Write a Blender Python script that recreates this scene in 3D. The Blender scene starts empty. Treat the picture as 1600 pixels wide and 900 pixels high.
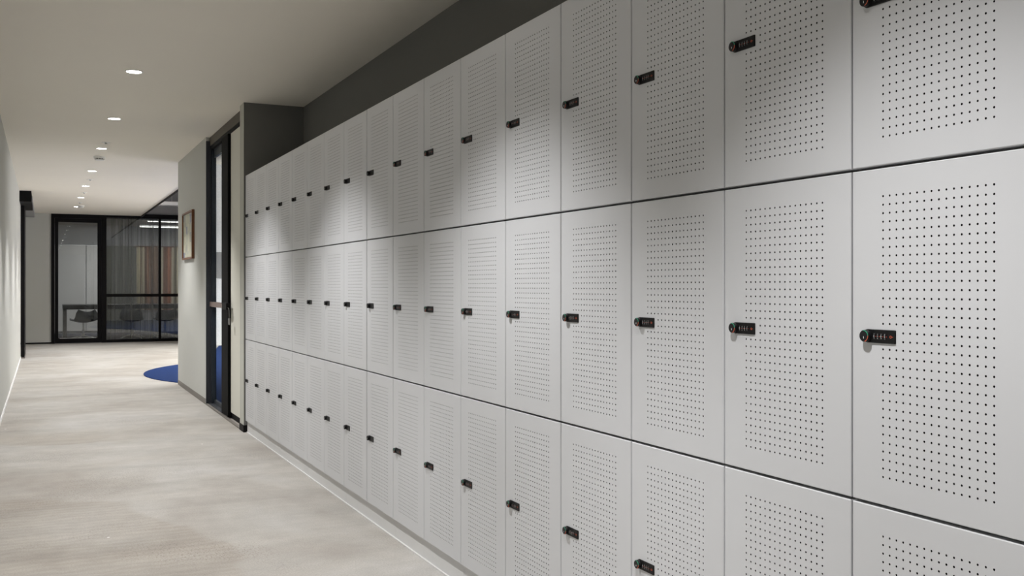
import bpy, bmesh, math, random
from mathutils import Vector

random.seed(7)
S = bpy.context.scene
COL = S.collection

# ------------------------------------------------------------------ camera
F_PX = 1542.0
YAW = math.atan(732.0 / F_PX)
CAM_H = 1.143
cam_d = bpy.data.cameras.new('camera')
cam_d.sensor_width = 36.0
cam_d.lens = F_PX / 1600.0 * 36.0
cam_d.shift_y = -3.0 / 1600.0
cam_d.clip_start = 0.02
cam = bpy.data.objects.new('camera', cam_d)
cam.location = (0, 0, CAM_H)
cam.rotation_euler = (math.pi / 2, 0, -YAW)
COL.objects.link(cam)
S.camera = cam

# ------------------------------------------------------------------ world, exposure
w = bpy.data.worlds.new('world'); S.world = w; w.use_nodes = True
w.node_tree.nodes['Background'].inputs[0].default_value = (0.9, 0.95, 1.0, 1)
w.node_tree.nodes['Background'].inputs[1].default_value = 0.02
vs = S.view_settings
S.display_settings.display_device = 'sRGB'
vs.view_transform = 'Standard'; vs.look = 'None'; vs.gamma = 1.0
vs.use_curve_mapping = False
vs.exposure = 0.0
S.cycles.use_denoising = True
S.cycles.max_bounces = 10
S.cycles.diffuse_bounces = 7
S.cycles.transparent_max_bounces = 24
S.cycles.sample_clamp_indirect = 4.0

SPOT_W = 208.0           # each corridor downlight
SPOT_ANGLE = math.radians(95)
SPOT_BLEND = 0.62
SPOT_COL = (1.0, 0.985, 0.98)

# ------------------------------------------------------------------ layout constants
XL = -0.328      # left wall face
XF = 1.426       # locker door face
XB = 1.886       # wall behind the lockers
XR = 1.415       # partition wall face
ZC = 2.58        # ceiling
LW, LH = 0.4, 0.64
Z0 = 0.088       # underside of the lowest lockers
Y_FIRST = 1.457  # far edge of the nearest column
YG = 21.6        # glass front at the end of the corridor

# ------------------------------------------------------------------ materials
def mat(name, col, rough=0.5, spec=0.5, metal=0.0, emit=None, estr=0.0, noise=0.0, nscale=30.0, bump=0.0, coat=0.0):
    m = bpy.data.materials.new(name); m.use_nodes = True
    nt = m.node_tree; b = nt.nodes['Principled BSDF']
    b.inputs['Base Color'].default_value = (*col, 1)
    b.inputs['Roughness'].default_value = rough
    b.inputs['Specular IOR Level'].default_value = spec
    b.inputs['Metallic'].default_value = metal
    b.inputs['Coat Weight'].default_value = coat
    if emit:
        b.inputs['Emission Color'].default_value = (*emit, 1)
        b.inputs['Emission Strength'].default_value = estr
    if noise or bump:
        g = nt.nodes.new('ShaderNodeNewGeometry')
        n = nt.nodes.new('ShaderNodeTexNoise'); n.inputs['Scale'].default_value = nscale
        n.inputs['Detail'].default_value = 4
        nt.links.new(g.outputs['Position'], n.inputs['Vector'])
        if noise:
            r = nt.nodes.new('ShaderNodeMapRange')
            r.inputs['To Min'].default_value = 1 - noise; r.inputs['To Max'].default_value = 1 + noise
            nt.links.new(n.outputs['Fac'], r.inputs['Value'])
            v = nt.nodes.new('ShaderNodeVectorMath'); v.operation = 'SCALE'
            v.inputs[0].default_value = col
            nt.links.new(r.outputs['Result'], v.inputs['Scale'])
            nt.links.new(v.outputs['Vector'], b.inputs['Base Color'])
        if bump:
            bp = nt.nodes.new('ShaderNodeBump'); bp.inputs['Strength'].default_value = bump
            bp.inputs['Distance'].default_value = 0.001
            nt.links.new(n.outputs['Fac'], bp.inputs['Height'])
            nt.links.new(bp.outputs['Normal'], b.inputs['Normal'])
    return m

M = {}
M['locker'] = mat('locker_powder_coat', (0.578, 0.588, 0.608), 0.33, 0.45, noise=0.015, nscale=6, bump=0.03)
M['hole'] = mat('perforation_shade', (0.010, 0.010, 0.010), 0.9, 0.05, noise=0.05)  # black colour paints in the shade inside the door holes
M['carcass'] = mat('locker_carcass', (0.13, 0.13, 0.13), 0.6, 0.3, noise=0.02)
M['black'] = mat('black_plastic', (0.006, 0.006, 0.0065), 0.42, 0.22, noise=0.05)
M['black_knob'] = mat('black_knob', (0.010, 0.010, 0.011), 0.38, 0.28, noise=0.05)
M['white_ink'] = mat('white_ink', (0.85, 0.88, 0.88), 0.5)
M['red_ink'] = mat('red_ink', (0.55, 0.07, 0.04), 0.5)
M['orange_ink'] = mat('orange_ink', (0.50, 0.09, 0.04), 0.5)
M['green_ink'] = mat('green_ink', (0.02, 0.30, 0.17), 0.5)
M['wall'] = mat('wall_paint', (0.51, 0.515, 0.49), 0.75, 0.25, noise=0.015, nscale=3)
M['wall_end'] = mat('wall_paint_end', (0.50, 0.50, 0.455), 0.75, 0.25, noise=0.015, nscale=3)
M['ceil'] = mat('ceiling_paint', (0.83, 0.79, 0.71), 0.85, 0.15, noise=0.015, nscale=2)
M['dark_wall'] = mat('dark_recess_grey', (0.18, 0.18, 0.172), 0.8, 0.2, noise=0.02, nscale=3)
M['grey_wall'] = mat('grey_upper_paint', (0.34, 0.34, 0.35), 0.8, 0.2, noise=0.02, nscale=3)
M['bright_wall'] = mat('bright_white_paint', (0.82, 0.83, 0.84), 0.7, 0.2, noise=0.01)
M['cream'] = mat('cream_panel', (0.66, 0.65, 0.58), 0.6, 0.3, noise=0.01)
M['frame'] = mat('black_aluminium', (0.006, 0.0055, 0.006), 0.6, 0.12, noise=0.06)
M['stile'] = mat('matt_black_stile', (0.004, 0.004, 0.004), 0.7, 0.08, noise=0.05)
M['slate'] = mat('slate_jamb', (0.028, 0.031, 0.038), 0.5, 0.35, noise=0.04)
M['slate2'] = mat('slate_jamb_blue', (0.02, 0.027, 0.036), 0.5, 0.35, noise=0.04)
M['bronze'] = mat('bronze_bar', (0.24, 0.17, 0.15), 0.35, 0.5, metal=0.6, noise=0.05)
M['steel'] = mat('satin_steel', (0.6, 0.6, 0.6), 0.35, 0.5, metal=0.9, noise=0.03)
M['skirt'] = mat('skirting_taupe', (0.16, 0.145, 0.13), 0.5, 0.4, noise=0.05)
M['head'] = mat('head_plaster_shade', (0.13, 0.115, 0.095), 0.6, 0.2, noise=0.03)
M['plinth'] = mat('plinth_laminate', (0.62, 0.62, 0.62), 0.5, 0.4, noise=0.015)
M['white_trim'] = mat('white_trim', (0.8, 0.8, 0.8), 0.4, 0.4, noise=0.01)
M['fixture'] = mat('white_fixture', (0.8, 0.8, 0.78), 0.45, 0.4, noise=0.01)
M['fixture_dark'] = mat('fixture_mid_grey', (0.3, 0.3, 0.3), 0.5, 0.4, noise=0.02)
M['lamp'] = mat('lamp_lens', (0.9, 0.9, 0.9), 0.4, 0.3, emit=(1, 0.97, 0.92), estr=40)
M['tube'] = mat('linear_led', (0.9, 0.9, 0.9), 0.4, 0.3, emit=(1, 0.98, 0.94), estr=7)
M['wood'] = mat('frame_wood', (0.16, 0.065, 0.03), 0.4, 0.4, noise=0.2, nscale=40)
M['olive'] = mat('olive_panel', (0.16, 0.16, 0.14), 0.85, 0.1, noise=0.05)
M['board'] = mat('pinboard_white', (0.62, 0.61, 0.60), 0.5, 0.3, noise=0.01)
M['table'] = mat('table_black', (0.015, 0.015, 0.016), 0.35, 0.5, noise=0.05)
M['chair'] = mat('chair_shell', (0.06, 0.065, 0.075), 0.5, 0.4, noise=0.05)
M['brown'] = mat('meeting_ceiling', (0.24, 0.22, 0.205), 0.8, 0.2, noise=0.02, nscale=2)


def concrete():
    m = bpy.data.materials.new('polished_concrete'); m.use_nodes = True
    nt = m.node_tree; L = nt.links; b = nt.nodes['Principled BSDF']
    g = nt.nodes.new('ShaderNodeNewGeometry')
    def noise(scale, detail=5, rough=0.55, dist=0.0, stretch=None, seed=0):
        n = nt.nodes.new('ShaderNodeTexNoise')
        n.inputs['Scale'].default_value = scale; n.inputs['Detail'].default_value = detail
        n.inputs['Roughness'].default_value = rough; n.inputs['Distortion'].default_value = dist
        if stretch:
            mp = nt.nodes.new('ShaderNodeMapping'); mp.inputs['Scale'].default_value = stretch
            L.new(g.outputs['Position'], mp.inputs['Vector']); L.new(mp.outputs['Vector'], n.inputs['Vector'])
        else:
            L.new(g.outputs['Position'], n.inputs['Vector'])
        return n.outputs['Fac']
    def ramp(fac, stops):
        r = nt.nodes.new('ShaderNodeValToRGB'); e = r.color_ramp.elements
        while len(e) < len(stops): e.new(0.5)
        for k, (p, c) in enumerate(stops):
            e[k].position = p; e[k].color = (*c, 1) if not isinstance(c, float) else (c, c, c, 1)
        L.new(fac, r.inputs['Fac']); return r.outputs['Color']
    def mix(a, b_, fac, mode='MIX'):
        x = nt.nodes.new('ShaderNodeMix'); x.data_type = 'RGBA'; x.blend_type = mode
        for s, v in ((6, a), (7, b_)):
            if isinstance(v, tuple): x.inputs[s].default_value = (*v, 1)
            else: L.new(v, x.inputs[s])
        if isinstance(fac, float): x.inputs[0].default_value = fac
        else: L.new(fac, x.inputs[0])
        return x.outputs[2]
    base = ramp(noise(0.9, 6, 0.6, 0.6), [(0.30, (0.315, 0.288, 0.258)), (0.50, (0.388, 0.369, 0.340)), (0.70, (0.438, 0.426, 0.408))])
    streak = ramp(noise(1.6, 5, 0.6, 0.4, (0.35, 2.2, 1)), [(0.35, 0.84), (0.65, 1.06)])
    c = mix(base, streak, 0.75, 'MULTIPLY')
    mott = ramp(noise(7.0, 6, 0.65), [(0.3, 0.87), (0.7, 1.08)])
    c = mix(c, mott, 0.8, 'MULTIPLY')
    # exposed aggregate: fine dark grit inside large soft patches
    grit = ramp(noise(110.0, 2, 0.5), [(0.36, 1.0), (0.44, 0.0)])
    patch = ramp(noise(1.3, 3, 0.5, 0.3), [(0.50, 0.0), (0.62, 1.0)])
    pm = mix(grit, patch, 1.0, 'MULTIPLY')
    c = mix(c, (0.20, 0.17, 0.145), mix((0, 0, 0), pm, 0.85))
    fine = ramp(noise(150.0, 2, 0.5), [(0.3, 0.82), (0.7, 1.14)])
    c = mix(c, fine, 0.8, 'MULTIPLY')
    # darker worn slab area with a curved outline, and a narrow darker band across the left half
    sx = nt.nodes.new('ShaderNodeSeparateXYZ'); L.new(g.outputs['Position'], sx.inputs[0])
    wob = noise(1.1, 3, 0.5)
    def math_(op, a, b_=0.0):
        n = nt.nodes.new('ShaderNodeMath'); n.operation = op
        for s, v in ((0, a), (1, b_)):
            if isinstance(v, (int, float)): n.inputs[s].default_value = v
            else: L.new(v, n.inputs[s])
        return n.outputs[0]
    def step(v, lo, hi):
        n = nt.nodes.new('ShaderNodeMapRange'); n.interpolation_type = 'SMOOTHSTEP'
        n.inputs['From Min'].default_value = lo; n.inputs['From Max'].default_value = hi
        L.new(v, n.inputs['Value']); return n.outputs['Result']
    X_ = math_('ADD', sx.outputs['X'], math_('MULTIPLY', wob, 0.5)); Y_ = math_('ADD', sx.outputs['Y'], math_('MULTIPLY', wob, 0.9))
    dx = math_('DIVIDE', math_('ADD', X_, 0.3), 1.32); dy = math_('DIVIDE', math_('SUBTRACT', Y_, 3.6), 2.9)
    rad = math_('ADD', math_('POWER', math_('ABSOLUTE', dx), 3.0), math_('POWER', math_('ABSOLUTE', dy), 3.0))
    worn = step(rad, 1.02, 0.90)
    band = math_('MULTIPLY', math_('MULTIPLY', step(Y_, 8.20, 8.24), step(Y_, 9.3, 8.7)), step(X_, 0.95, 0.5))
    wv = nt.nodes.new('ShaderNodeTexWave'); wv.wave_type = 'RINGS'; wv.inputs['Scale'].default_value = 5.0
    wv.inputs['Distortion'].default_value = 6.0; wv.inputs['Detail'].default_value = 3
    L.new(g.outputs['Position'], wv.inputs['Vector'])
    arcs = ramp(wv.outputs['Fac'], [(0.0, 0.90), (1.0, 0.985)])
    c = mix(c, mix(c, mix((0.955, 0.93, 0.90), arcs, 1.0, 'MULTIPLY'), 1.0, 'MULTIPLY'), worn)
    c = mix(c, mix(c, (0.88, 0.85, 0.81), 1.0, 'MULTIPLY'), band)
    # pale flecks
    vo = nt.nodes.new('ShaderNodeTexVoronoi'); vo.inputs['Scale'].default_value = 3.2
    vo.inputs['Randomness'].default_value = 1.0
    L.new(g.outputs['Position'], vo.inputs['Vector'])
    fl = ramp(vo.outputs['Distance'], [(0.018, 1.0), (0.026, 0.0)])
    c = mix(c, (0.8, 0.79, 0.77), fl)
    L.new(c, b.inputs['Base Color'])
    rr = nt.nodes.new('ShaderNodeMapRange'); rr.inputs['To Min'].default_value = 0.42; rr.inputs['To Max'].default_value = 0.62
    L.new(noise(2.0, 4), rr.inputs['Value']); L.new(rr.outputs['Result'], b.inputs['Roughness'])
    b.inputs['Specular IOR Level'].default_value = 0.35
    return m
M['concrete'] = concrete()


def carpet():
    m = mat('blue_carpet', (0.013, 0.030, 0.102), 0.95, 0.05, noise=0.25, nscale=220, bump=0.6)
    return m
M['carpet'] = carpet()
M['dark_carpet'] = mat('dark_blue_carpet', (0.036, 0.040, 0.058), 0.95, 0.05, noise=0.2, nscale=200)


def thin_glass(name, tint, refl=0.9):
    m = bpy.data.materials.new(name); m.use_nodes = True
    nt = m.node_tree; nt.nodes.remove(nt.nodes['Principled BSDF'])
    o = nt.nodes['Material Output']
    t = nt.nodes.new('ShaderNodeBsdfTransparent'); t.inputs[0].default_value = (*tint, 1)
    gl = nt.nodes.new('ShaderNodeBsdfGlossy'); gl.inputs['Roughness'].default_value = 0.01
    fr = nt.nodes.new('ShaderNodeFresnel'); fr.inputs['IOR'].default_value = 1.5
    ml = nt.nodes.new('ShaderNodeMath'); ml.operation = 'MULTIPLY'; ml.inputs[1].default_value = refl
    mx = nt.nodes.new('ShaderNodeMixShader')
    nt.links.new(fr.outputs[0], ml.inputs[0]); nt.links.new(ml.outputs[0], mx.inputs[0])
    nt.links.new(t.outputs[0], mx.inputs[1]); nt.links.new(gl.outputs[0], mx.inputs[2])
    nt.links.new(mx.outputs[0], o.inputs['Surface'])
    return m
M['glass'] = thin_glass('clear_glass', (0.86, 0.88, 0.88), 1.3)
M['side_glass'] = thin_glass('low_reflection_glass', (0.92, 0.94, 0.95), 0.25)


def sheer():
    m = bpy.data.materials.new('sheer_fabric'); m.use_nodes = True
    nt = m.node_tree; b = nt.nodes['Principled BSDF']
    b.inputs['Base Color'].default_value = (0.13, 0.125, 0.115, 1); b.inputs['Roughness'].default_value = 0.9
    t = nt.nodes.new('ShaderNodeBsdfTransparent')
    mx = nt.nodes.new('ShaderNodeMixShader')
    g = nt.nodes.new('ShaderNodeNewGeometry'); mp = nt.nodes.new('ShaderNodeMapping'); mp.inputs['Scale'].default_value = (26, 26, 0.3)
    n = nt.nodes.new('ShaderNodeTexNoise'); n.inputs['Scale'].default_value = 1.0     # woven density varies in vertical bands
    nt.links.new(g.outputs['Position'], mp.inputs['Vector']); nt.links.new(mp.outputs['Vector'], n.inputs['Vector'])
    mr = nt.nodes.new('ShaderNodeMapRange'); mr.inputs['From Min'].default_value = 0.3; mr.inputs['From Max'].default_value = 0.7
    mr.inputs['To Min'].default_value = 0.30; mr.inputs['To Max'].default_value = 0.82
    nt.links.new(n.outputs['Fac'], mr.inputs['Value']); nt.links.new(mr.outputs['Result'], mx.inputs[0])
    nt.links.new(t.outputs[0], mx.inputs[1]); nt.links.new(b.outputs[0], mx.inputs[2])
    nt.links.new(mx.outputs[0], nt.nodes['Material Output'].inputs['Surface'])
    return m
M['sheer'] = sheer()


def stripes():
    m = bpy.data.materials.new('striped_weave'); m.use_nodes = True
    nt = m.node_tree; b = nt.nodes['Principled BSDF']; b.inputs['Roughness'].default_value = 0.9
    tc = nt.nodes.new('ShaderNodeTexCoord'); sp = nt.nodes.new('ShaderNodeSeparateXYZ')
    nt.links.new(tc.outputs['Generated'], sp.inputs[0])
    r = nt.nodes.new('ShaderNodeValToRGB'); r.color_ramp.interpolation = 'CONSTANT'
    cs = [(0, (.50, .44, .30)), (.07, (.30, .24, .16)), (.12, (.55, .49, .36)), (.17, (.16, .09, .06)), (.22, (.30, .17, .11)),
          (.30, (.22, .13, .09)), (.36, (.30, .21, .15)), (.42, (.20, .12, .09)), (.50, (.55, .5, .38)), (.57, (.27, .13, .08)),
          (.66, (.38, .17, .10)), (.74, (.58, .52, .4)), (.80, (.34, .28, .2)), (.86, (.6, .54, .42)), (.93, (.3, .25, .18))]
    e = r.color_ramp.elements
    while len(e) < len(cs): e.new(0.5)
    for k, (p, c) in enumerate(cs): e[k].position = p; e[k].color = (*c, 1)
    nt.links.new(sp.outputs['X'], r.inputs['Fac']); nt.links.new(r.outputs['Color'], b.inputs['Base Color'])
    return m
M['stripes'] = stripes()


def artwork():
    m = bpy.data.materials.new('abstract_art'); m.use_nodes = True
    nt = m.node_tree; b = nt.nodes['Principled BSDF']; b.inputs['Roughness'].default_value = 0.6
    tc = nt.nodes.new('ShaderNodeTexCoord')
    vo = nt.nodes.new('ShaderNodeTexVoronoi'); vo.distance = 'CHEBYCHEV'; vo.inputs['Scale'].default_value = 6.0
    nt.links.new(tc.outputs['Generated'], vo.inputs['Vector'])
    r = nt.nodes.new('ShaderNodeValToRGB'); r.color_ramp.interpolation = 'CONSTANT'
    cs = [(0, (.46, .46, .36)), (.25, (.52, .51, .40)), (.42, (.33, .35, .36)), (.55, (.44, .45, .37)), (.68, (.24, .26, .33)), (.78, (.50, .49, .39)), (.92, (.36, .36, .31))]
    e = r.color_ramp.elements
    while len(e) < len(cs): e.new(0.5)
    for k, (p, c) in enumerate(cs): e[k].position = p; e[k].color = (*c, 1)
    sp = nt.nodes.new('ShaderNodeSeparateColor')
    nt.links.new(vo.outputs['Color'], sp.inputs[0]); nt.links.new(sp.outputs[0], r.inputs['Fac'])
    nt.links.new(r.outputs['Color'], b.inputs['Base Color'])
    return m
M['art'] = artwork()

# ------------------------------------------------------------------ mesh helpers
def new_bm(): return bmesh.new()

def add_box(bm, x0, x1, y0, y1, z0, z1, bev=0.0, mi=0):
    r = bmesh.ops.create_cube(bm, size=1.0)
    vs_ = r['verts']
    for v in vs_:
        v.co = Vector(((x0 + x1) / 2 + v.co.x * (x1 - x0), (y0 + y1) / 2 + v.co.y * (y1 - y0), (z0 + z1) / 2 + v.co.z * (z1 - z0)))
    fs = {f for v in vs_ for f in v.link_faces}
    for f in fs: f.material_index = mi
    if bev > 0:
        es = {e for v in vs_ for e in v.link_edges}
        bmesh.ops.bevel(bm, geom=list(es), offset=bev, segments=2, profile=0.5, affect='EDGES', material=-1)
    return bm

def add_lathe(bm, prof, origin, axis='Z', n=24, mi=0, cap=True):
    """prof: (radius, height along axis)"""
    o = Vector(origin)
    def pt(r, h, a):
        c, s = math.cos(a) * r, math.sin(a) * r
        if axis == 'Z': return o + Vector((c, s, h))
        if axis == 'X': return o + Vector((h, c, s))
        return o + Vector((c, h, s))
    rings = [[bm.verts.new(pt(r, h, 2 * math.pi * k / n)) for k in range(n)] for r, h in prof]
    fs = []
    for a, b in zip(rings, rings[1:]):
        for k in range(n):
            fs.append(bm.faces.new((a[k], a[(k + 1) % n], b[(k + 1) % n], b[k])))
    if cap:
        fs.append(bm.faces.new(rings[0])); fs.append(bm.faces.new(rings[-1]))
    for f in fs: f.material_index = mi
    return bm

def add_tube(bm, pts, r, n=8, mi=0):
    pts = [Vector(p) for p in pts]
    rings = []
    for i, p in enumerate(pts):
        d = (pts[min(i + 1, len(pts) - 1)] - pts[max(i - 1, 0)]).normalized()
        u = d.cross(Vector((0, 0, 1)))
        if u.length < 1e-4: u = d.cross(Vector((1, 0, 0)))
        u.normalize(); v = d.cross(u)
        rings.append([bm.verts.new(p + u * math.cos(2 * math.pi * k / n) * r + v * math.sin(2 * math.pi * k / n) * r) for k in range(n)])
    for a, b in zip(rings, rings[1:]):
        for k in range(n):
            bm.faces.new((a[k], a[(k + 1) % n], b[(k + 1) % n], b[k])).material_index = mi
    bm.faces.new(rings[0]); bm.faces.new(rings[-1])
    return bm

def mesh_of(name, bm, mats, smooth=False):
    bmesh.ops.recalc_face_normals(bm, faces=bm.faces[:])
    me = bpy.data.meshes.new(name); bm.to_mesh(me); bm.free()
    for m in (mats if isinstance(mats, (list, tuple)) else [mats]): me.materials.append(m)
    if smooth:
        for p in me.polygons: p.use_smooth = True
        try: me.set_sharp_from_angle(angle=math.radians(35))
        except Exception: pass
    return me

def obj(name, bm, mats, parent=None, smooth=False, label=None):
    o = bpy.data.objects.new(name, mesh_of(name, bm, mats, smooth))
    COL.objects.link(o)
    if parent: o.parent = parent
    if label: o['label'] = label
    return o

def empty(name, loc, rz=0.0):
    o = bpy.data.objects.new(name, None); o.empty_display_size = 0.1
    o.location = loc; o.rotation_euler = (0, 0, rz); COL.objects.link(o)
    return o

def tag(o, label, cat, group=None, kind=None):
    o['label'] = label; o['category'] = cat
    if group: o['group'] = group
    if kind: o['kind'] = kind
    return o

def struct(name, bm, mats, label, cat, parent=None, smooth=False):
    o = obj(name, bm, mats, parent, smooth)
    return tag(o, label, cat, kind='structure')

def box_struct(name, dims, m, label, cat, bev=0.0):
    bm = new_bm()
    for d in (dims if isinstance(dims[0], (list, tuple)) else [dims]): add_box(bm, *d, bev=bev)
    return struct(name, bm, m, label, cat)

def prism(bm, poly, z0, z1, mi=0):
    a = [bm.verts.new((x, y, z0)) for x, y in poly]; b = [bm.verts.new((x, y, z1)) for x, y in poly]
    n = len(poly)
    fs = [bm.faces.new(a), bm.faces.new(b)]
    for k in range(n): fs.append(bm.faces.new((a[k], a[(k + 1) % n], b[(k + 1) % n], b[k])))
    for f in fs: f.material_index = mi

# ------------------------------------------------------------------ room shell
Y_BACK = -6.0
box_struct('floor', (-1.9, 7.2, Y_BACK - 0.1, 26.3, -0.12, 0.0), M['concrete'], 'polished grey-beige concrete floor of the corridor', 'floor')
bm = new_bm()
prism(bm, [(-0.478, Y_BACK - .1), (2.05, Y_BACK - .1), (2.05, 7.87), (1.8, 7.87), (1.8, YG), (-1.7, YG), (-1.7, 17.0), (-0.478, 17.0)], ZC, ZC + 0.12)
struct('ceiling', bm, M['ceil'], 'smooth warm white plasterboard ceiling over the corridor', 'ceiling')
box_struct('wall_left', (XL - 0.15, XL, Y_BACK, 17.38, 0, ZC), M['wall'], 'long pale grey wall along the left of the corridor', 'wall')
box_struct('wall_rear', (XL - 0.15, 2.05, Y_BACK - 0.1, Y_BACK, 0, ZC), M['wall'], 'pale wall closing the corridor behind the viewpoint', 'wall')
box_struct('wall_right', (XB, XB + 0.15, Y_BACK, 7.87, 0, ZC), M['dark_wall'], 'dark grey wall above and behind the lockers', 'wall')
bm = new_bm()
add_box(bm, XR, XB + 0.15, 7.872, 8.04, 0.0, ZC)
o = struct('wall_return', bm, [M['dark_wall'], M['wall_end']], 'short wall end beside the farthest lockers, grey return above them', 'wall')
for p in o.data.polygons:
    if p.normal.x < -0.5 or p.normal.y > 0.5: p.material_index = 1  # end and rear faces get a paler tone than the return face
# partition with the picture on it
box_struct('wall_partition', (XR, 1.505, 9.87, 12.04, 0.0, 3.5), M['wall'], 'pale partition wall carrying the framed picture', 'wall')
box_struct('wall_over_doorway', [(1.465, 1.505, 8.04, 9.87, 2.545, 3.5), (1.55, XB + .15, 7.95, 8.04, ZC, 3.5)], M['wall_end'], 'shallow plaster strip over the recessed side doorway', 'wall')
# end of the corridor
box_struct('wall_end', (-1.7, 0.138, YG, YG + 0.12, 0.0, ZC), M['wall'], 'pale wall strip left of the glazed door at the corridor end', 'wall')
box_struct('wall_alcove', (-1.85, -1.7, 17.0, YG + .12, 0.0, ZC), M['wall'], 'side wall of the alcove behind the black sliding door', 'wall')
box_struct('wall_alcove_front', (-1.7, XL - 0.15, 17.0, 17.15, 0.0, ZC), M['wall'], 'return wall of the alcove at the far left', 'wall')
box_struct('wall_upper', (1.8, 2.95, YG, YG + 0.12, 2.62, 3.5), M['grey_wall'], 'grey wall above the glass front under the high ceiling', 'wall')
box_struct('trim_1', (-0.75, -0.16, 17.5, YG - 0.01, 2.50, ZC), M['grey_wall'], 'grey boxed bulkhead under the ceiling at far left', 'bulkhead')
# open area right of the partition
box_struct('wall_open_area', [(2.95, 7.0, 19.7, 19.82, 0, 3.5), (2.85, 2.95, 19.7, YG, 0, 3.5)], M['bright_wall'], 'bright white wall of the open area seen through the side doorway', 'wall')
box_struct('wall_open_area_side', [(7.0, 7.15, 7.9, 19.82, 0, 3.5), (XB + .15, 7.15, 7.9, 8.04, 0, 3.5)], M['bright_wall'], 'white outer walls of the open area', 'wall')
box_struct('ceiling_high', (1.50, 7.15, 7.9, YG + .12, 3.5, 3.62), M['ceil'], 'high white ceiling of the open area', 'ceiling')
box_struct('trim_2', [(1.8, 1.812, 12.04, YG, 2.55, ZC + 0.13)], M['frame'], 'thin black edge strip along the corridor ceiling', 'trim')
box_struct('trim_3', (1.74, 1.795, 12.04, YG, ZC + 0.12, 3.5), M['grey_wall'], 'upstand above the corridor ceiling edge', 'bulkhead')
# grey band on that white wall
box_struct('trim_4', (2.96, 6.9, 19.68, 19.70, 1.30, 1.80), M['fixture_dark'], 'grey band across the bright white open area wall', 'wall panel')

# skirtings
box_struct('baseboard_left', (XL, XL + 0.008, Y_BACK, 17.38, 0.0, 0.03), M['white_trim'], 'thin pale skirting along the left wall', 'skirting')
box_struct('baseboard_right', [(XR - 0.002, XR + .02, 9.88, 12.05, 0.0, 0.055), (XR - 0.002, XR + .02, 8.04, 9.88, 0, 0.012)], M['skirt'], 'dark taupe skirting under the partition wall', 'skirting')
box_struct('baseboard_return', (XR - 0.004, XR + 0.05, 7.862, 8.045, 0.0, 0.055), M['frame'], 'short black skirting at the wall end by the lockers', 'skirting')
box_struct('baseboard_end', (-1.7, 0.138, YG - 0.012, YG, 0.0, 0.03), M['frame'], 'black skirting under the pale strip at the corridor end', 'skirting')

# plinth under the lockers, in panels
bm = new_bm()
y = 0.257
while y < 7.85:
    y1 = min(y + 0.8, 7.858)
    add_box(bm, XF + 0.0135, XF + 0.05, y + 0.001, y1 - 0.001, 0.0, Z0 - 0.001)
    y = y1
struct('trim_5', bm, M['plinth'], 'recessed grey plinth panels under the lockers', 'plinth')
box_struct('trim_6', (XF + 0.007, XF + 0.0135, 0.257, 7.858, 0.0, 0.005), M['plinth'], 'thin white strip where the plinth meets the floor', 'trim')

# ------------------------------------------------------------------ lockers
def door_mesh():
    bm = new_bm()
    g, gz, b, T = 0.0024, 0.0030, 0.0016, 0.018
    P, R, NC, NR = 0.016, 0.00215, 16, 34
    y0, y1, z0, z1 = g, LW - g, gz, LH - gz
    cy, cz = LW / 2, LH / 2
    gy0, gz0 = cy - NC * P / 2, cz - NR * P / 2
    gy1, gz1 = cy + NC * P / 2, cz + NR * P / 2
    cache = {}
    def v(x, y, z):
        k = (round(x, 6), round(y, 6), round(z, 6))
        if k not in cache: cache[k] = bm.verts.new((x, y, z))
        return cache[k]
    def q(*p): return bm.faces.new([v(*c) for c in p])
    # outer shell: bevel, sides, back
    a = [(b * 0, y0 + b, z0 + b), (0, y1 - b, z0 + b), (0, y1 - b, z1 - b), (0, y0 + b, z1 - b)]
    c = [(b, y0, z0), (b, y1, z0), (b, y1, z1), (b, y0, z1)]
    d = [(T, y0, z0), (T, y1, z0), (T, y1, z1), (T, y0, z1)]
    for k in range(4):
        n = (k + 1) % 4
        q(a[k], a[n], c[n], c[k]); q(c[k], c[n], d[n], d[k])
    q(*d)
    # plain margins of the front sheet
    q((0, y0 + b, z0 + b), (0, y1 - b, z0 + b), (0, y1 - b, gz0), (0, y0 + b, gz0))
    q((0, y0 + b, gz1), (0, y1 - b, gz1), (0, y1 - b, z1 - b), (0, y0 + b, z1 - b))
    q((0, y0 + b, gz0), (0, gy0, gz0), (0, gy0, gz1), (0, y0 + b, gz1))
    q((0, gy1, gz0), (0, y1 - b, gz0), (0, y1 - b, gz1), (0, gy1, gz1))
    h = P / 2
    sq = [(h, 0), (h, h), (0, h), (-h, h), (-h, 0), (-h, -h), (0, -h), (h, -h)]
    for i in range(NC):
        for j in range(NR):
            yy, zz = gy0 + (i + .5) * P, gz0 + (j + .5) * P
            if i >= NC - 3 and j in (16, 17):     # no holes behind the lock
                q((0, yy - h, zz - h), (0, yy + h, zz - h), (0, yy + h, zz + h), (0, yy - h, zz + h)); continue
            ring = [(yy + R * math.cos(k * math.pi / 4), zz + R * math.sin(k * math.pi / 4)) for k in range(8)]
            for k in range(8):
                n = (k + 1) % 8
                q((0, yy + sq[k][0], zz + sq[k][1]), (0, yy + sq[n][0], zz + sq[n][1]), (0, *ring[n]), (0, *ring[k]))
                q((0, *ring[k]), (0, *ring[n]), (0.0165, *ring[n]), (0.0165, *ring[k])).material_index = 1
            q(*[(0.0165, *p) for p in ring]).material_index = 1
    return mesh_of('door', bm, [M['locker'], M['hole']])

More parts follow.
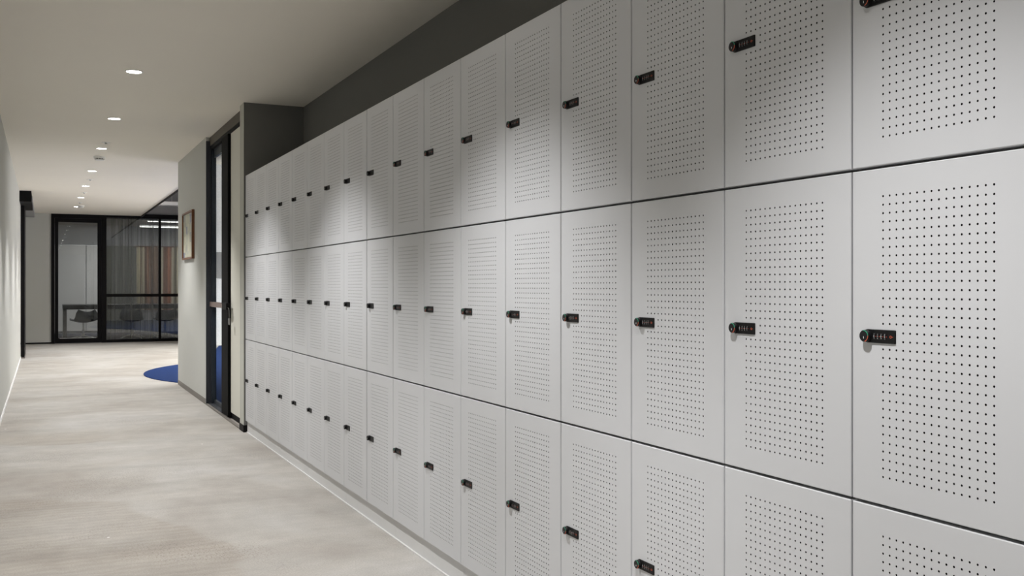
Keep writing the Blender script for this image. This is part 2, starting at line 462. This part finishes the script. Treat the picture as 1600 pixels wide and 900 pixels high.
def body_mesh():
    bm = new_bm()
    e, x0, x1, t = 0.0004, 0.0195, 0.452, 0.018
    add_box(bm, x0, x1, e, t, e, LH - e)
    add_box(bm, x0, x1, LW - t, LW - e, e, LH - e)
    add_box(bm, x0, x1, t, LW - t, e, t)
    add_box(bm, x0, x1, t, LW - t, LH - t, LH - e)
    add_box(bm, x1 - 0.008, x1, t, LW - t, t, LH - t)
    add_box(bm, x0 + .02, x1 - .01, t, LW - t, LH * .5 - .009, LH * .5 + .009)   # inner shelf
    return mesh_of('body', bm, M['carcass'])

KY, KZ = 0.3565, LH / 2      # knob axis on the door
BX = -0.0030                # front of the lock body
def lock_body_mesh():
    bm = new_bm()
    r, ye = 0.0128, 0.2885
    pts = []
    for k in range(13):
        a = -math.pi / 2 + math.pi * k / 12
        pts.append((KY + r * math.cos(a), KZ + r * math.sin(a)))
    c = 0.002
    for cy_, cz_, a0 in ((ye + c, KZ + r - c, 90), (ye + c, KZ - r + c, 180)):
        for k in range(5):
            a = math.radians(a0 + 90 * k / 4)
            pts.append((cy_ + c * math.cos(a), cz_ + c * math.sin(a)))
    n = len(pts)
    cy0 = sum(p[0] for p in pts) / n
    def ring(x, s): return [bm.verts.new((x, p[0] + (s if p[0] < 0.30 else (-s if p[0] > KY else 0)), p[1] + (-s if p[1] > KZ else s))) for p in pts]
    A, B, C_ = ring(0.0, 0), ring(BX + 0.0012, 0), ring(BX, 0.001)
    for u, w_ in ((A, B), (B, C_)):
        for k in range(n): bm.faces.new((u[k], u[(k + 1) % n], w_[(k + 1) % n], w_[k]))
    bm.faces.new(A); bm.faces.new(C_)
    return mesh_of('lock_body', bm, M['black'])

def knob_mesh():
    bm = new_bm()
    add_lathe(bm, [(0.0110, BX), (0.0114, BX - 0.003), (0.0114, BX - 0.0083), (0.0106, BX - 0.0095), (0.0040, BX - 0.0095)], (0, KY, KZ), 'X', 28)
    add_box(bm, BX - 0.0099, BX - 0.0093, KY - 0.0006, KY + 0.0006, KZ - 0.005, KZ - 0.001, mi=1)   # pointer mark
    return mesh_of('knob', bm, [M['black_knob'], M['white_ink']], True)

def arc_mesh(name, a0, a1, m):
    bm = new_bm(); x = BX - 0.0097
    n = 12; pr = None
    for k in range(n + 1):
        a = math.radians(a0 + (a1 - a0) * k / n)
        # angle measured as the viewer sees it: +y of the door is the viewer's left
        p = [bm.verts.new((xx, KY - rr * math.cos(a), KZ + rr * math.sin(a))) for xx, rr in ((x, 0.0097), (x, 0.0111), (x + .0006, 0.0111), (x + .0006, 0.0097))]
        if pr:
            for i in range(4): bm.faces.new((pr[i], pr[(i + 1) % 4], p[(i + 1) % 4], p[i]))
        else: bm.faces.new(p)
        pr = p
    bm.faces.new(pr)
    return mesh_of(name, bm, m)

def glyph(bm, ch, size, cy_, cz_, x, mi, squash=1.0):
    cu = bpy.data.curves.new('glyph', 'FONT'); cu.body = ch; cu.size = size
    cu.align_x = 'CENTER'; cu.align_y = 'CENTER'
    to = bpy.data.objects.new('glyph', cu); COL.objects.link(to)
    dg = bpy.context.evaluated_depsgraph_get(); dg.update()
    me = bpy.data.meshes.new_from_object(to.evaluated_get(dg))
    vs_ = [bm.verts.new((x, cy_ - p.co.x, cz_ + p.co.y * squash)) for p in me.vertices]
    for p in me.polygons:
        try: bm.faces.new([vs_[i] for i in p.vertices]).material_index = mi
        except ValueError: pass
    bpy.data.objects.remove(to); bpy.data.curves.remove(cu); bpy.data.meshes.remove(me)

def dial_mesh(y, digs):
    bm = new_bm()
    # wheel segment bulging out of its slot
    prof = [(-0.0062, 0.0), (-0.0048, 0.0007), (-0.0022, 0.0012), (0.0022, 0.0012), (0.0048, 0.0007), (0.0062, 0.0)]
    L_ = [bm.verts.new((BX - d, y + 0.0026, KZ + z)) for z, d in prof]; R_ = [bm.verts.new((BX - d, y - 0.0026, KZ + z)) for z, d in prof]
    for k in range(5): bm.faces.new((L_[k], L_[k + 1], R_[k + 1], R_[k]))
    for i, (ch, dz, s, sq) in enumerate(zip(digs, (0.0038, 0.0, -0.0038), (0.0036, 0.0050, 0.0036), (.75, 1, .75))):
        glyph(bm, ch, s, y, KZ + dz, BX - (0.00145 if i == 1 else 0.0011), 1, sq)
    # red marker beside the middle digit
    add_box(bm, BX - 0.0013, BX - 0.0009, y - 0.0050, y - 0.0037, KZ - 0.0006, KZ + 0.0006, mi=2)
    return mesh_of('number_dial', bm, [M['black_knob'], M['white_ink'], M['red_ink']])

def key_mark_mesh():
    bm = new_bm(); y = 0.2985; n = 16
    outer = [bm.verts.new((BX - .0003, y + 0.0026 * math.cos(2 * math.pi * k / n), KZ + 0.0026 * math.sin(2 * math.pi * k / n))) for k in range(n)]
    inner = [bm.verts.new((BX - .0003, y + 0.0015 * math.cos(2 * math.pi * k / n), KZ + 0.0015 * math.sin(2 * math.pi * k / n))) for k in range(n)]
    for k in range(n): bm.faces.new((outer[k], outer[(k + 1) % n], inner[(k + 1) % n], inner[k]))
    add_box(bm, BX - .0004, BX - .0002, y - 0.0056, y - 0.0025, KZ - 0.0004, KZ + 0.0004)
    return mesh_of('key_mark', bm, M['orange_ink'])

DM, BM_, LBM, KM = door_mesh(), body_mesh(), lock_body_mesh(), knob_mesh()
GA, OA = arc_mesh('green_arc', 5, 100, M['green_ink']), arc_mesh('orange_arc', -75, 5, M['orange_ink'])
DIALS = [dial_mesh(0.3385 - 0.0087 * k, d) for k, d in enumerate(('109', '210', '109', '321'))]
KEY = key_mark_mesh()

def make_locker(name='locker'):
    root = empty(name, (0, 0, 0))
    def part(n, me, par, label=None):
        o_ = bpy.data.objects.new(n, me); COL.objects.link(o_); o_.parent = par
        if label: o_['label'] = label
        return o_
    part('body', BM_, root)
    dr = part('door', DM, root)
    part('lock_body', LBM, dr, 'black combination lock body')
    part('knob', KM, dr, 'round black lock knob')
    part('green_arc', GA, dr, 'green arc on the knob'); part('orange_arc', OA, dr, 'orange arc on the knob')
    for k in range(4): part('number_dial', DIALS[k], dr)
    part('key_mark', KEY, dr, 'small orange key symbol')
    return root

def copy_tree(src, far=False):
    r = src.copy(); COL.objects.link(r)
    for ch in src.children:
        c = ch.copy(); COL.objects.link(c); c.parent = r
        for g_ in ch.children:
            if far and g_.name.split('.')[0] in ('number_dial', 'key_mark', 'green_arc', 'orange_arc'): continue
            d = g_.copy(); COL.objects.link(d); d.parent = c
    return r

ORD = ['nearest', 'second', 'third', 'fourth', 'fifth', 'sixth', 'seventh', 'eighth', 'ninth', 'tenth', 'eleventh', 'twelfth',
       'thirteenth', 'fourteenth', 'fifteenth', 'sixteenth', 'farthest']
ROWS = ['bottom', 'middle', 'top']
proto = make_locker()
first = True
for c in range(17):
    for r in range(3):
        o = proto if first else copy_tree(proto, far=c > 7)
        first = False
        o.location = (XF, Y_FIRST - LW + c * LW + (0.004 if c > 8 else 0.0), Z0 + r * LH)
        if c == 0: where = 'nearest column at the right edge of the photo'
        elif c == 16: where = 'farthest column beside the wall end'
        elif c <= 8: where = ORD[c] + ' column from the right edge'
        elif c == 15: where = 'second column from the far end'
        else: where = {9: 'eighth', 10: 'seventh', 11: 'sixth', 12: 'fifth', 13: 'fourth', 14: 'third'}[c] + ' column from the far end'
        tag(o, 'white perforated locker, %s row, %s' % (ROWS[r], where), 'locker', 'white perforated lockers along the right wall')

# ------------------------------------------------------------------ ceiling lights and fittings
def make_downlight(loc):
    root = empty('downlight', loc)
    bm = new_bm()
    add_lathe(bm, [(0.046, 0.0), (0.055, -0.001), (0.057, -0.004), (0.051, -0.006), (0.046, -0.003)], (0, 0, 0), 'Z', 32, cap=False)
    obj('trim_ring', bm, M['fixture'], root, True)
    bm = new_bm()
    add_lathe(bm, [(0.046, -0.002), (0.046, -0.0035), (0.030, -0.005), (0.010, -0.0055)], (0, 0, 0), 'Z', 32)
    obj('lens', bm, M['lamp'], root, True)
    return root

def spot(loc, watts, par=None, size=None, blend=None):
    ld = bpy.data.lights.new('downlight_beam', 'SPOT'); ld.energy = watts; ld.color = SPOT_COL
    ld.spot_size = size or SPOT_ANGLE; ld.spot_blend = SPOT_BLEND if blend is None else blend; ld.shadow_soft_size = 0.03
    lo = bpy.data.objects.new('downlight_beam', ld); COL.objects.link(lo)
    lo.location = loc
    if par: lo.parent = par
    return lo

LY = [7.05, 9.1, 11.13, 13.36, 15.4, 17.45, 19.5]
NEAR = [5.0, 2.95, 1.2, -0.8, -2.8, -4.8]
dl0 = None
for k, y in enumerate(LY + NEAR):
    if dl0 is None: o = dl0 = make_downlight((0.547, y, ZC))
    else:
        o = dl0.copy(); COL.objects.link(o); o.location = (0.547, y, ZC)
        for ch in [c_ for c_ in dl0.children if c_.type == 'MESH']:
            d = ch.copy(); COL.objects.link(d); d.parent = o
    if k < len(LY):
        lab = ['nearest of the lit round downlights in the corridor ceiling row', 'second nearest lit round downlight in the ceiling row',
               'third lit round downlight, just before the larger smoke detector', 'fourth lit round downlight, just past the nearer smoke detector',
               'fifth lit round downlight along the ceiling row', 'sixth lit round downlight along the ceiling row',
               'farthest lit round downlight, close to the far smoke detector'][k]
    else:
        lab = 'lit round downlight overhead or behind the viewpoint, outside the picture'
    tag(o, lab, 'downlight', 'round downlights in the corridor ceiling')
    spot((0, 0, -0.012), SPOT_W, o)

def sprinkler(y, lab):
    root = empty('sprinkler_cap', (0.565, y, ZC))
    bm = new_bm(); add_lathe(bm, [(0.042, 0.0), (0.042, -0.002), (0.039, -0.004), (0.012, -0.005)], (0, 0, 0), 'Z', 24)
    obj('cover_plate', bm, M['fixture'], root, True)
    bm = new_bm(); add_lathe(bm, [(0.010, -0.004), (0.010, -0.014), (0.015, -0.016), (0.015, -0.018), (0.004, -0.020)], (0, 0, 0), 'Z', 16)
    obj('nozzle', bm, M['steel'], root, True)
    tag(root, lab, 'sprinkler', 'sprinkler caps in the corridor ceiling')
for y, lab in ((10.66, 'small white sprinkler cap in front of the third downlight'), (14.45, 'small white sprinkler cap between the fourth and fifth downlights'),
               (16.5, 'small white sprinkler cap between the fifth and sixth downlights'), (18.5, 'small white sprinkler cap before the farthest downlight')):
    sprinkler(y, lab)

def detector(x, y, lab):
    root = empty('smoke_detector', (x, y, ZC))
    bm = new_bm(); add_lathe(bm, [(0.062, 0.0), (0.062, -0.012), (0.056, -0.020), (0.02, -0.020)], (0, 0, 0), 'Z', 28)
    obj('base', bm, M['fixture'], root, True)
    bm = new_bm(); add_lathe(bm, [(0.040, -0.020), (0.040, -0.032)], (0, 0, 0), 'Z', 24)
    for k in range(10):
        a = 2 * math.pi * k / 10
        cx, cy_ = 0.046 * math.cos(a), 0.046 * math.sin(a)
        add_box(bm, cx - .004, cx + .004, cy_ - .004, cy_ + .004, -0.032, -0.020, mi=1)
    obj('sensor_cage', bm, [M['fixture_dark'], M['fixture']], root)
    bm = new_bm(); add_lathe(bm, [(0.051, -0.032), (0.050, -0.037), (0.040, -0.042), (0.010, -0.044)], (0, 0, 0), 'Z', 28)
    obj('cover', bm, M['fixture'], root, True)
    tag(root, lab, 'smoke detector', 'smoke detectors in the corridor ceiling')
detector(0.562, 11.86, 'nearer white smoke detector on the corridor ceiling')
detector(0.60, 19.2, 'far white smoke detector beside the farthest downlight')

# ------------------------------------------------------------------ picture on the partition
pr = empty('framed_picture', (XR, 11.06, 1.43))
bm = new_bm()
w_, h_, t_ = 0.40, 0.51, 0.028
for a in ((-t_, 0, -w_, w_, 0, 0.02), (-t_, 0, -w_, w_, h_ - 0.02, h_), (-t_, 0, -w_, -w_ + 0.022, 0.02, h_ - 0.02), (-t_, 0, w_ - 0.022, w_, 0.02, h_ - 0.02)):
    add_box(bm, *a, bev=0.002)
obj('frame', bm, M['wood'], pr)
bm = new_bm(); add_box(bm, -0.014, -0.002, -w_ + .02, w_ - .02, 0.018, h_ - .018)
obj('canvas', bm, M['art'], pr)
tag(pr, 'abstract picture in a thin brown wooden frame on the partition wall', 'picture')

# ------------------------------------------------------------------ side doorway (door_1): recess with panel, black stile, glass door, bar
d1 = empty('door_1', (XR, 8.04, 0.0)); tag(d1, 'recessed side doorway with black stile and slim glass door', 'door', kind='structure')
def P(name, dims, m, par=d1, bev=0.0, label=None, off=(XR, 8.04, 0)):
    bm = new_bm()
    for d in (dims if isinstance(dims[0], (list, tuple)) else [dims]):
        add_box(bm, d[0] - off[0], d[1] - off[0], d[2] - off[1], d[3] - off[1], d[4] - off[2], d[5] - off[2], bev=bev)
    return obj(name, bm, m, par, label=label)
P('side_panel', (1.462, 1.50, 8.06, 8.74, 0.055, 2.46), M['cream'], label='cream side panel')
P('head_track', (1.458, 1.50, 8.045, 9.865, 2.46, 2.495), M['frame'], label='black head track')
P('head_shade_strip', (1.452, 1.505, 8.041, 9.869, 2.495, 2.578), M['head'], label='header plaster strip with its shade painted in brown')  # plaster above the doorway, its shade put into the brown colour
P('bottom_track', (1.470, 1.50, 8.045, 8.85, 0.0, 0.055), M['frame'])
stile = P('stile', (1.437, 1.49, 8.745, 9.08, 0.012, 2.46), M['stile'], bev=0.003, label='black door stile')
P('jamb', (1.415, 1.462, 9.845, 9.868, 0.012, 2.54), M['slate'], label='slate grey jamb')
P('door_frame', [(1.462, 1.505, 9.82, 9.868, 0.0, 2.46), (1.485, 1.505, 9.08, 9.82, 2.38, 2.46), (1.485, 1.505, 9.08, 9.82, 0.0, 0.05)], M['slate2'])
P('pane', (1.492, 1.498, 9.08, 9.82, 0.05, 2.38), M['side_glass'])
bar = P('push_bar', (1.445, 1.478, 9.05, 9.84, 0.945, 0.992), M['bronze'], bev=0.004, label='bronze push bar')
lk = P('lock_case', (1.405, 1.437, 8.64, 8.86, 0.940, 0.998), M['frame'], bev=0.003, label='black lock case')
P('bolt_end', (1.410, 1.438, 8.865, 8.95, 0.952, 0.986), M['bronze'], par=lk, bev=0.002, label='bronze end of the bar')
P('threshold', (1.437, 1.49, 9.08, 9.85, 0.0, 0.016), M['slate'])
kt = empty('key_tag', (1.420, 8.58, 0.93))
bm = new_bm(); add_tube(bm, [(0, 0.066, 0.03), (0, 0.015, 0.022), (0, 0.002, 0.0), (0, 0, -0.06)], 0.0015)
obj('cord', bm, M['steel'], kt)
bm = new_bm(); add_box(bm, -0.004, 0.004, -0.022, 0.012, -0.115, -0.06, bev=0.002)
obj('tag', bm, M['fixture_dark'], kt)
tag(kt, 'small grey tag hanging on a cord from the side door lock', 'key tag')

# ------------------------------------------------------------------ black sliding door at the far left (door_2)
d2 = empty('door_2', (XL, 16.6, 0)); tag(d2, 'black sliding door seen edge-on at the end of the left wall', 'door', kind='structure')
P('track_box', (XL + .001, -0.165, 16.55, 18.5, 2.415, ZC - .002), M['frame'], d2, 0.004, off=(XL, 16.6, 0))
P('door_panel', (XL + .004, -0.272, 17.39, 18.45, 0.02, 2.415), M['frame'], d2, 0.004, off=(XL, 16.6, 0))
P('guide_rail', (-0.318, -0.265, 17.39, 18.47, 0.0, 0.02), M['skirt'], d2, off=(XL, 16.6, 0))

# ------------------------------------------------------------------ glass front at the corridor end
d3 = empty('door_3', (0.138, YG, 0)); tag(d3, 'black framed glass door at the end of the corridor', 'door', kind='structure')
Y0, Y1 = YG - 0.03, YG + 0.06
OFF = (0.138, YG, 0)
P('door_frame', [(0.138, 0.20, Y0, Y1, 0, ZC), (1.06, 1.125, Y0, Y1, 0, ZC), (0.20, 1.06, Y0, Y1, 2.50, ZC)], M['frame'], d3, off=OFF)
lf = P('leaf_frame', [(0.203, 0.265, Y0 + .01, Y1 - .02, 0.012, 2.495), (0.985, 1.057, Y0 + .01, Y1 - .02, 0.012, 2.495), (0.265, 0.985, Y0 + .01, Y1 - .02, 2.42, 2.495), (0.265, 0.985, Y0 + .01, Y1 - .02, 0.012, 0.10)], M['frame'], d3, off=OFF)
P('pane', (0.265, 0.985, YG + .006, YG + .012, 0.10, 2.42), M['glass'], d3, off=OFF)
P('door_seal', (0.29, 0.96, YG - .025, YG - .018, 0.098, 0.108), M['steel'], lf, off=OFF)
w1 = empty('window_1', (1.125, YG, 0)); tag(w1, 'black framed glass partition with sheer curtain behind it', 'window', kind='structure')
OFF = (1.125, YG, 0)
P('window_frame', [(1.125, 2.85, Y0, Y1, 2.535, 2.62), (1.125, 2.85, Y0, Y1, 0.0, 0.06), (1.125, 1.15, Y0, Y1, 0.06, 2.535), (2.825, 2.85, Y0, Y1, .06, 2.535)], M['frame'], w1, off=OFF)
P('mullion', (2.155, 2.20, Y0, Y1, 0.06, 2.535), M['frame'], w1, off=OFF)
P('transom', [(1.15, 2.155, Y0, Y1, 0.925, 0.985), (2.20, 2.825, Y0, Y1, 0.925, 0.985)], M['frame'], w1, off=OFF)
P('pane', (1.15, 2.155, YG + .006, YG + .012, 0.06, 2.535), M['glass'], w1, off=OFF)
P('pane', (2.20, 2.825, YG + .006, YG + .012, 0.06, 2.535), M['glass'], w1, off=OFF)

# meeting room behind the glass
box_struct('wall_meeting_back', (-0.4, 5.0, 26.0, 26.12, 0, 2.7), M['grey_wall'], 'grey back wall of the meeting room behind the glass', 'wall')
box_struct('wall_meeting_left', (-0.4, -0.28, YG + .12, 26.0, 0, 2.7), M['grey_wall'], 'left side wall of the meeting room', 'wall')
box_struct('wall_meeting_right', (5.0, 5.12, YG + .12, 26.12, 0, 2.7), M['grey_wall'], 'right side wall of the meeting room', 'wall')
box_struct('wall_meeting_front', (2.85, 5.0, YG, YG + .12, 0, 2.7), M['grey_wall'], 'front wall of the meeting room right of the glass', 'wall')
box_struct('ceiling_meeting', (-0.4, 5.12, YG + .061, 26.12, 2.62, 2.74), M['brown'], 'brown-grey ceiling of the meeting room', 'ceiling')
box_struct('floor_meeting', (-0.28, 5.0, YG + .061, 26.0, 0.0, 0.006), M['dark_carpet'], 'dark blue carpet of the meeting room', 'carpet')

def wall_board(x0, x1, lab):
    r = empty('wall_board', ((x0 + x1) / 2, 26.0, 0.06)); hw = (x1 - x0) / 2
    bm = new_bm(); add_box(bm, -hw + .004, hw - .004, -0.03, 0, 0, 2.06, bev=0.002)
    obj('panel', bm, M['board'], r)
    bm = new_bm(); add_box(bm, -hw, hw, -0.034, -0.0, 2.06, 2.075)
    obj('edge_strip', bm, M['steel'], r)
    tag(r, lab, 'wall panel', 'pale panels on the meeting room wall')
wall_board(-0.02, 0.925, 'wider pale panel left on the meeting room wall behind the glass door')
wall_board(0.935, 1.30, 'narrow pale panel right of the joint behind the glass door')
bm = new_bm(); add_box(bm, 1.32, 2.05, 25.96, 25.998, 0.10, 2.13, bev=.004)
tag(obj('acoustic_panel', bm, M['olive']), 'dark olive grey panel on the wall behind the sheer curtain', 'panel')
hg = empty('wall_hanging', (2.62, 25.95, 0.55))
bm = new_bm(); n = 90
rows_ = []
for z in (0, 1.56):
    rows_.append([bm.verts.new((-0.55 + 1.1 * k / n, 0.012 * math.sin(k * 0.9), z)) for k in range(n + 1)])
for k in range(n): bm.faces.new((rows_[0][k], rows_[0][k + 1], rows_[1][k + 1], rows_[1][k]))
r_ = bmesh.ops.extrude_face_region(bm, geom=bm.faces[:])
for v in [g_ for g_ in r_['geom'] if isinstance(g_, bmesh.types.BMVert)]: v.co.y += 0.006
obj('fabric', bm, M['stripes'], hg, True)
bm = new_bm(); add_lathe(bm, [(0.012, -0.58), (0.012, 0.58)], (0, 0.004, 1.575), 'X', 12)
obj('rod', bm, M['wood'], hg)
tag(hg, 'cream, brown and orange striped hanging on the meeting room wall', 'wall hanging')

# sheer curtain
cu = empty('sheer_curtain', (1.13, YG + 0.14, 0.0))
bm = new_bm(); n = 420; rows_ = []
ph = [random.uniform(0, 6.28) for _ in range(4)]
for z in (0.03, 0.9, 1.7, 2.52):
    rr = []
    for k in range(n + 1):
        x = 1.70 * k / n
        s = 1.0 - 0.25 * z / 2.5
        yv = s * (0.036 * math.sin(x * 52 + 2.2 * math.sin(x * 5 + ph[0])) + 0.005 * math.sin(x * 121 + ph[1] + 1.5 * math.sin(x * 9)) + 0.012 * math.sin(x * 23 + ph[2]))
        rr.append(bm.verts.new((x, yv, z)))
    rows_.append(rr)
for a, b in zip(rows_, rows_[1:]):
    for k in range(n): bm.faces.new((a[k], a[k + 1], b[k + 1], b[k]))
obj('fabric', bm, M['sheer'], cu, True)
bm = new_bm(); add_box(bm, 0, 1.70, -0.02, 0.02, 2.52, 2.55)
obj('track', bm, M['frame'], cu)
tag(cu, 'grey sheer pleated curtain hanging behind the glass partition', 'curtain')

# linear lights, table, chairs
def linear_light(x, y, z, lab):
    r = empty('linear_light', (x, y, z))
    bm = new_bm(); add_box(bm, -0.80, 0.80, -0.03, 0.03, 0.012, 0.04, bev=.003)
    obj('housing', bm, M['fixture'], r)
    bm = new_bm(); add_box(bm, -0.79, 0.79, -0.025, 0.025, 0.0, 0.012)
    obj('diffuser', bm, M['tube'], r)
    for sx in (-0.6, 0.6):
        bm = new_bm(); add_tube(bm, [(sx, 0, 0.04), (sx, 0, 2.622 - z)], 0.003)
        obj('hanger', bm, M['steel'], r)
    tag(r, lab, 'linear light', 'linear lights behind the sheer curtain')
linear_light(2.83, 22.7, 2.54, 'upper of the two bright linear lights behind the curtain')
linear_light(2.75, 23.6, 2.47, 'lower of the two bright linear lights behind the curtain')

tb = empty('meeting_table', (2.0, 23.9, 0.006))
bm = new_bm(); add_box(bm, -1.62, 1.9, -0.55, 0.55, 0.63, 0.73, bev=.006); obj('table_top', bm, M['table'], tb)
for sx in (-1.58, 1.78):
    bm = new_bm(); add_box(bm, sx - .035, sx + .035, -0.45, 0.45, 0.0, 0.63, bev=.004); obj('leg', bm, M['table'], tb)
tag(tb, 'long black meeting table behind the glass', 'table')

def make_chair():
    r = empty('swivel_chair', (0, 0, 0))
    bm = new_bm()
    # shell: curved seat running up into a low back
    prof = [(-0.23, 0.41), (-0.15, 0.385), (0.0, 0.38), (0.14, 0.39), (0.20, 0.44), (0.235, 0.52), (0.25, 0.60)]
    W = [0.20, 0.23, 0.24, 0.24, 0.235, 0.22, 0.17]
    rings = []
    for (yy, zz), w2 in zip(prof, W):
        rings.append([bm.verts.new((w2 * t / 4, yy - 0.10 * (abs(t) / 4) ** 2 * max(0, (zz - .45) / .3), zz + 0.05 * (abs(t) / 4) ** 2)) for t in range(-4, 5)])
    for a, b in zip(rings, rings[1:]):
        for k in range(8): bm.faces.new((a[k], a[k + 1], b[k + 1], b[k]))
    e = bmesh.ops.extrude_face_region(bm, geom=bm.faces[:])
    for v in [g_ for g_ in e['geom'] if isinstance(g_, bmesh.types.BMVert)]: v.co.z -= 0.02; v.co.y += 0.008
    obj('seat_shell', bm, M['chair'], r, True)
    bm = new_bm(); add_lathe(bm, [(0.028, 0.06), (0.028, 0.22), (0.018, 0.22), (0.018, 0.37)], (0, 0, 0), 'Z', 14)
    obj('post', bm, M['steel'], r, True)
    for k in range(4):
        a = math.pi / 4 + k * math.pi / 2
        bm = new_bm(); add_tube(bm, [(0, 0, 0.08), (0.16 * math.cos(a), 0.16 * math.sin(a), 0.06), (0.30 * math.cos(a), 0.30 * math.sin(a), 0.016)], 0.014)
        obj('leg', bm, M['steel'], r, True)
    return r
def copy_simple(src):
    r = src.copy(); COL.objects.link(r)
    for ch in src.children:
        c = ch.copy(); COL.objects.link(c); c.parent = r
    return r
ch0 = make_chair()
for k, (x, y, rz, lab) in enumerate(((0.76, 22.75, math.pi + .3, 'dark swivel chair seen through the glass door'), (1.75, 22.95, math.pi - .2, 'leftmost dark swivel chair behind the sheer curtain'),
                                    (2.42, 22.95, math.pi + .1, 'dark swivel chair behind the sheer curtain by the mullion'),
                                    (2.98, 22.98, math.pi, 'rightmost dark swivel chair behind the sheer curtain'))):
    o = ch0 if k == 0 else copy_simple(ch0)
    o.location = (x, y, 0.006); o.rotation_euler = (0, 0, rz)
    tag(o, lab, 'chair', 'swivel chairs at the meeting table')

# ------------------------------------------------------------------ open area: carpet, duct, lights
cx, cy_, R_ = 3.65, 13.36, 2.49
poly = [(1.52, 8.2), (4.3, 8.2), (4.3, 19.4), (3.02, 19.4), (2.45, 16.6), (2.05, 15.45)]
a0 = math.degrees(math.atan2(15.05 - cy_, -(cx - 1.82))); a1 = 180 + math.degrees(math.asin((cy_ - 12.08) / R_))
for k in range(41):
    a = math.radians(a0 + (a1 - a0) * k / 40)
    poly.append((cx + R_ * math.cos(a), cy_ + R_ * math.sin(a)))
poly.append((1.52, 12.06))
bm = new_bm(); prism(bm, poly, 0.0, 0.008, 0)
tag(obj('carpet', bm, M['carpet']), 'blue rounded carpet on the concrete past the partition wall', 'carpet')
du = empty('ceiling_duct', (3.4, 20.6, 2.74))
bm = new_bm(); add_box(bm, -1.4, 1.6, -0.14, 0.14, 0, 0.07, bev=.01); obj('duct', bm, M['white_trim'], du)
for sx in (-1.1, 0.2, 1.3):
    bm = new_bm(); add_tube(bm, [(sx, 0, 0.07), (sx, 0, 0.76)], 0.006); obj('hanger', bm, M['steel'], du)
tag(du, 'slim white duct hanging under the high ceiling past the corridor edge', 'duct')

def area(name, loc, sx, sy, watts, col=(1, 0.98, 0.95)):
    ld = bpy.data.lights.new(name, 'AREA'); ld.shape = 'RECTANGLE'; ld.size = sx; ld.size_y = sy; ld.energy = watts; ld.color = col
    lo = bpy.data.objects.new(name, ld); COL.objects.link(lo); lo.location = loc
    return lo
ol = area('open_area_light', (5.3, 15.6, 3.45), 2.4, 6.0, 820, (1.0, 0.985, 0.955)); ol.data.spread = math.radians(122)
area('meeting_room_light', (2.2, 24.2, 2.6), 3.0, 1.6, 75)
